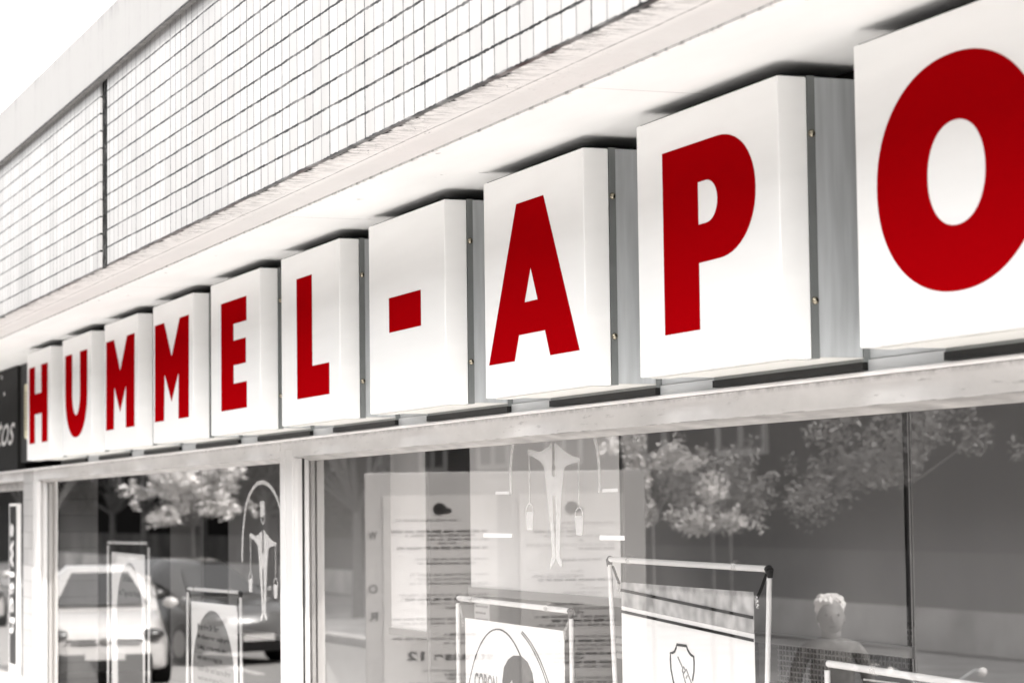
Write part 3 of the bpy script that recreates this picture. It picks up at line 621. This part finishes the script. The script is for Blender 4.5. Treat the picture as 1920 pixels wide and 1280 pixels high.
# local frame: x runs along the board, front is local -y
MB().box(-1.13, 1.13, .0, .08, .35, 2.585).build('panel', mat('board_white', .36, .5, mottle=.04, scale=3), nb, .01)
MB().box(-1.0, -.92, .01, .07, -.0, .35).box(.92, 1.0, .01, .07, 0, .35).build('leg', M['galv_d'], nb)
M['board_sheet'] = mat('board_sheet', .52, .7, spec=0, mottle=.08, scale=3)
for x0, x1 in ((-.96, -.12), (.06, .98)):
    MB().box(x0, x1, -.006, -.001, .5, 2.40).build('sheet', M['board_sheet'], nb)
    mid = (x0+x1)/2
    MB().ball((mid, -.01, 2.29), .055, (1, .1, .9)).ball((mid-.05, -.01, 2.275), .04, (1.2, .1, .6)).build('logo', M['ink'], nb)
    k = MB(); z = 2.2
    while z > .58:
        if x0 > 0 and 1.02 < z < 1.21: z = 1.0
        a = x0+.08+random.choice((0, 0, .1, .25)); b = x1-.05-random.uniform(0, .45)
        th = random.choice((.005, .006, .008, .014))
        xx = a
        while xx < b:
            w = random.uniform(.04, .14); k.box(xx, min(b, xx+w), -.009, -.0065, z-th/2, z+th/2); xx += w+.018
        z -= random.choice((.032, .034, .036, .09))
    k.build('printed_lines', M['ink'], nb)
for ch, z in (('W', 2.05), ('O', 1.62), ('R', 1.40)): text('board_letter', ch, 1.03, 1.10, z, z+.07, -.007, M['ink'], nb, bold=.02)
text('board_text', 'strasse 12', .10, .80, 1.08, 1.15, -.0095, M['ink'], nb, bold=.03)
MB().box(.08, .82, -.0075, -.0067, 1.06, 1.17).build('sheet_patch', M['board_sheet'], nb)

tree(-22.2, -7.0, 'thin stemmed flat crowned young tree below the feathery leaved tree', 2.03, .62, .035, M['leaf_b'], 900, .03, 12, 1.92)
# street furniture glimpsed in the glass
bn = thing('litter_bin', 'pale litter bin on a post beside the dark car', 'bin', (-36.0, -4.05, 0-.13))
MB().tube((0, 0, 0), (0, 0, .9), .03, 8).build('post', M['galv_d'], bn); MB().tube((0, 0, .8), (0, 0, 1.35), .2, 16, .26).build('bucket', M['paper3'], bn)

# person: white haired man in a dark jacket
man = thing('person', 'white haired person in a dark jacket standing in the road', 'person', (-12.8, -3.24, -.02), rz=radians(112))
def skin(name, pts, edges, m, parent, levels=2):
    me = bpy.data.meshes.new(name); me.from_pydata([p[:3] for p in pts], edges, []); me.materials.append(m)
    o = link(bpy.data.objects.new(name, me), parent); o.modifiers.new('s', 'SKIN'); 
    for i, p in enumerate(pts):
        v = me.skin_vertices[0].data[i]; r = p[3]; v.radius = (r, p[4] if len(p) > 4 else r)
    me.skin_vertices[0].data[0].use_root = True
    sb = o.modifiers.new('sub', 'SUBSURF'); sb.levels = levels; sb.render_levels = levels
    for p in me.polygons: p.use_smooth = True
    o.modifiers['s'].use_smooth_shade = True
    return o
K = 1.62/1.75
body = [(0,0,.95,.15,.11),(0,0,1.12,.14,.10),(0,0,1.30,.17,.11),(0,0,1.43,.12,.09),(0,0,1.50,.055),(0,-.01,1.56,.052)]
ed = [(0,1),(1,2),(2,3),(3,4),(4,5)]
for s_ in (-1, 1):
    b = len(body)
    body += [(s_*.17,0,1.42,.06),(s_*.22,.01,1.30,.05),(s_*.26,.01,1.12,.042),(s_*.25,-.08,.90,.03),(s_*.245,-.10,.84,.034,.018)]
    ed += [(3,b),(b,b+1),(b+1,b+2),(b+2,b+3),(b+3,b+4)]
    b = len(body)
    body += [(s_*.09,0,.86,.09),(s_*.10,-.01,.50,.062),(s_*.10,.02,.10,.042),(s_*.10,-.13,.04,.035)]
    ed += [(0,b),(b,b+1),(b+1,b+2),(b+2,b+3)]
M['skinm'] = mat('skin', .32, .8, mottle=.25, scale=20)
bo = skin('body', [(p[0]*K, p[1]*K, p[2]*K, *[q*K for q in p[3:]]) for p in body], ed, mat('dark_jacket', .20, .8, mottle=.35, scale=30), man)
hd = MB().ball((0, -.015, 1.515), .098, (.80, .98, 1.18), 20).ball((0, -.112, 1.50), .017, (.8, 1, 1.4), 8).ball((-.08, -.01, 1.50), .02, (.4, .8, 1.3), 8).ball((.08, -.01, 1.50), .02, (.4, .8, 1.3), 8)
hd.tube((0, 0, 1.36), (0, -.005, 1.46), .06, 12).build('head', M['skinm'], man, smooth=True)
MB().ball((-.03, -.098, 1.525), .014, (1.2, .4, .6), 8).ball((.03, -.098, 1.525), .014, (1.2, .4, .6), 8).ball((0, -.104, 1.455), .02, (1.2, .3, .22), 8).build('face_features', mat('face_shade', .10, .8), man, smooth=True)
hb = MB().ball((0, .022, 1.568), .101, (.88, 1.02, .82), 20).ball((0, .05, 1.51), .085, (1.0, .8, 1.1), 16)
for q in range(46):
    aa = random.uniform(0, 2*pi); ez = random.uniform(-.25, .95); rr = sqrt(max(0, 1-ez*ez*.8))
    if sin(aa) < -.2 and ez < .28: ez = random.uniform(.3, .6)
    hb.ball((.084*rr*cos(aa), .022+.098*rr*sin(aa), 1.565+.078*ez), random.uniform(.013, .022), (1, 1, random.uniform(.6, 1.3)), 8)
hb.build('hair', mat('white_hair', .9, .6), man, smooth=True)
for s_ in (-1, 1):
    base = Vector((s_*.245*K, -.10*K, .82*K))
    pts = [(base.x, base.y, base.z+.03, .022, .014)]; ee = []
    pts += [(base.x, base.y-.005, base.z-.03, .032, .013)]; ee.append((0, 1))
    for k in range(4):
        fx = base.y-.028+k*.017; n0 = len(pts); L = (.062, .072, .068, .052)[k]
        pts += [(base.x, fx, base.z-.06, .0085), (base.x-s_*.008, fx, base.z-.06-L*.5, .008), (base.x-s_*.022, fx, base.z-.06-L, .007)]
        ee += [(1, n0), (n0, n0+1), (n0+1, n0+2)]
    n0 = len(pts); pts += [(base.x, base.y-.045, base.z-.02, .0095), (base.x-s_*.01, base.y-.055, base.z-.055, .008)]; ee += [(1, n0), (n0, n0+1)]
    skin('hand', pts, ee, M['skinm'], man, 1)

# bicycle
bk = thing('bicycle', 'bicycle with a bright headlamp and curved handlebar, reflected at the lower right', 'bicycle', (-14.6, -5.0, -.12), rz=radians(35))
fr = MB(); R_ = .34
for cx in (0, -1.05):
    w = MB().path([(cx+R_*cos(a), 0, .35+R_*sin(a)) for a in [i*2*pi/36 for i in range(37)]], .017, 6); wo = w.build('wheel', M['black'], bk)
    sp = MB()
    for i in range(16): sp.tube((cx, 0, .35), (cx+R_*cos(i*pi/8), 0, .35+R_*sin(i*pi/8)), .0015, 4)
    sp.build('spokes', M['blind_bar'], wo)
fr.path([(0,0,.35),(-.14,0,.75),(-.18,0,.92)], .015, 8).path([(-.15,0,.78),(-.62,0,.72),(-1.05,0,.35),(-.6,0,.32),(-.16,0,.72)], .015, 8).path([(-.6,0,.32),(-.68,0,.95)], .014, 8)
fr.build('frame', mat('bike_paint', .3, .3), bk)
MB().path([(-.32,-.3,1.10),(-.16,-.27,1.12),(-.12,-.12,1.02),(-.18,0,.99),(-.12,.12,1.02),(-.16,.27,1.12),(-.32,.3,1.10)], .012, 8).build('handlebar', M['galv'], bk)
MB().ball((-.75, 0, .97), .11, (1.2, .7, .35)).build('saddle', M['black'], bk, smooth=True)
MB().ball((-.05, 0, .93), .05).ball((-.3, -.32, 1.10), .035, (1.6, 1, 1)).ball((-.3, .32, 1.10), .035, (1.6, 1, 1)).build('headlight', M['paper'], bk, smooth=True)
MB().ball((-.6, 0, .32), .06, (1, .4, 1)).build('crank', M['blind_bar'], bk)

# ------------------------------------------------------------------ light
SE, SAZ = radians(50), 0
sd = Vector((cos(SE)*.72, -cos(SE)*.694, sin(SE))).normalized()      # towards the sun
sun = bpy.data.lights.new('sun', 'SUN'); sun.energy = 5.0; sun.angle = radians(.53); sun.color = (1, .975, .94)
so = link(bpy.data.objects.new('sun', sun)); so.rotation_euler = (-sd).to_track_quat('-Z', 'Y').to_euler()
w = bpy.data.worlds.new('World'); S.world = w; w.use_nodes = True; n = w.node_tree.nodes; l = w.node_tree.links
sk = n.new('ShaderNodeTexSky'); sk.sky_type = 'NISHITA'; sk.sun_disc = False; sk.sun_elevation = SE
sk.sun_rotation = math.atan2(sd.x, sd.y); sk.air_density = 1.0; sk.dust_density = 4.0; sk.ozone_density = 1
bw = n.new('ShaderNodeRGBToBW'); l.new(sk.outputs[0], bw.inputs[0])
tn = n.new('ShaderNodeMix'); tn.data_type = 'RGBA'; tn.inputs[0].default_value = .94; l.new(sk.outputs[0], tn.inputs[6]); l.new(bw.outputs[0], tn.inputs[7])
bg = n['Background']; l.new(tn.outputs[2], bg.inputs[0]); bg.inputs[1].default_value = .62

# ------------------------------------------------------------------ camera
yaw, pitch, roll, D = .36761959, .06922113, -.01229157, 2.93644
fwd = Vector((-cos(yaw)*cos(pitch), sin(yaw)*cos(pitch), sin(pitch))); rt = Vector((sin(yaw), cos(yaw), 0)); up = rt.cross(fwd)
r2 = rt*cos(roll) + up*sin(roll); u2 = -rt*sin(roll) + up*cos(roll)
cam = bpy.data.cameras.new('camera'); co = link(bpy.data.objects.new('camera', cam))
mw = Matrix(((r2.x, u2.x, -fwd.x, 0), (r2.y, u2.y, -fwd.y, -D), (r2.z, u2.z, -fwd.z, 2.15), (0, 0, 0, 1)))
co.matrix_world = mw
cam.sensor_width = 36; cam.lens = 36*4533/1920; cam.clip_end = 2000; cam.clip_start = .05
cam.dof.use_dof = True; cam.dof.focus_distance = 8.3; cam.dof.aperture_fstop = 4.5
S.camera = co
S.view_settings.view_transform = 'Standard'; S.view_settings.look = 'None'; S.view_settings.exposure = 0
S.cycles.max_bounces = 10; S.cycles.transparent_max_bounces = 12
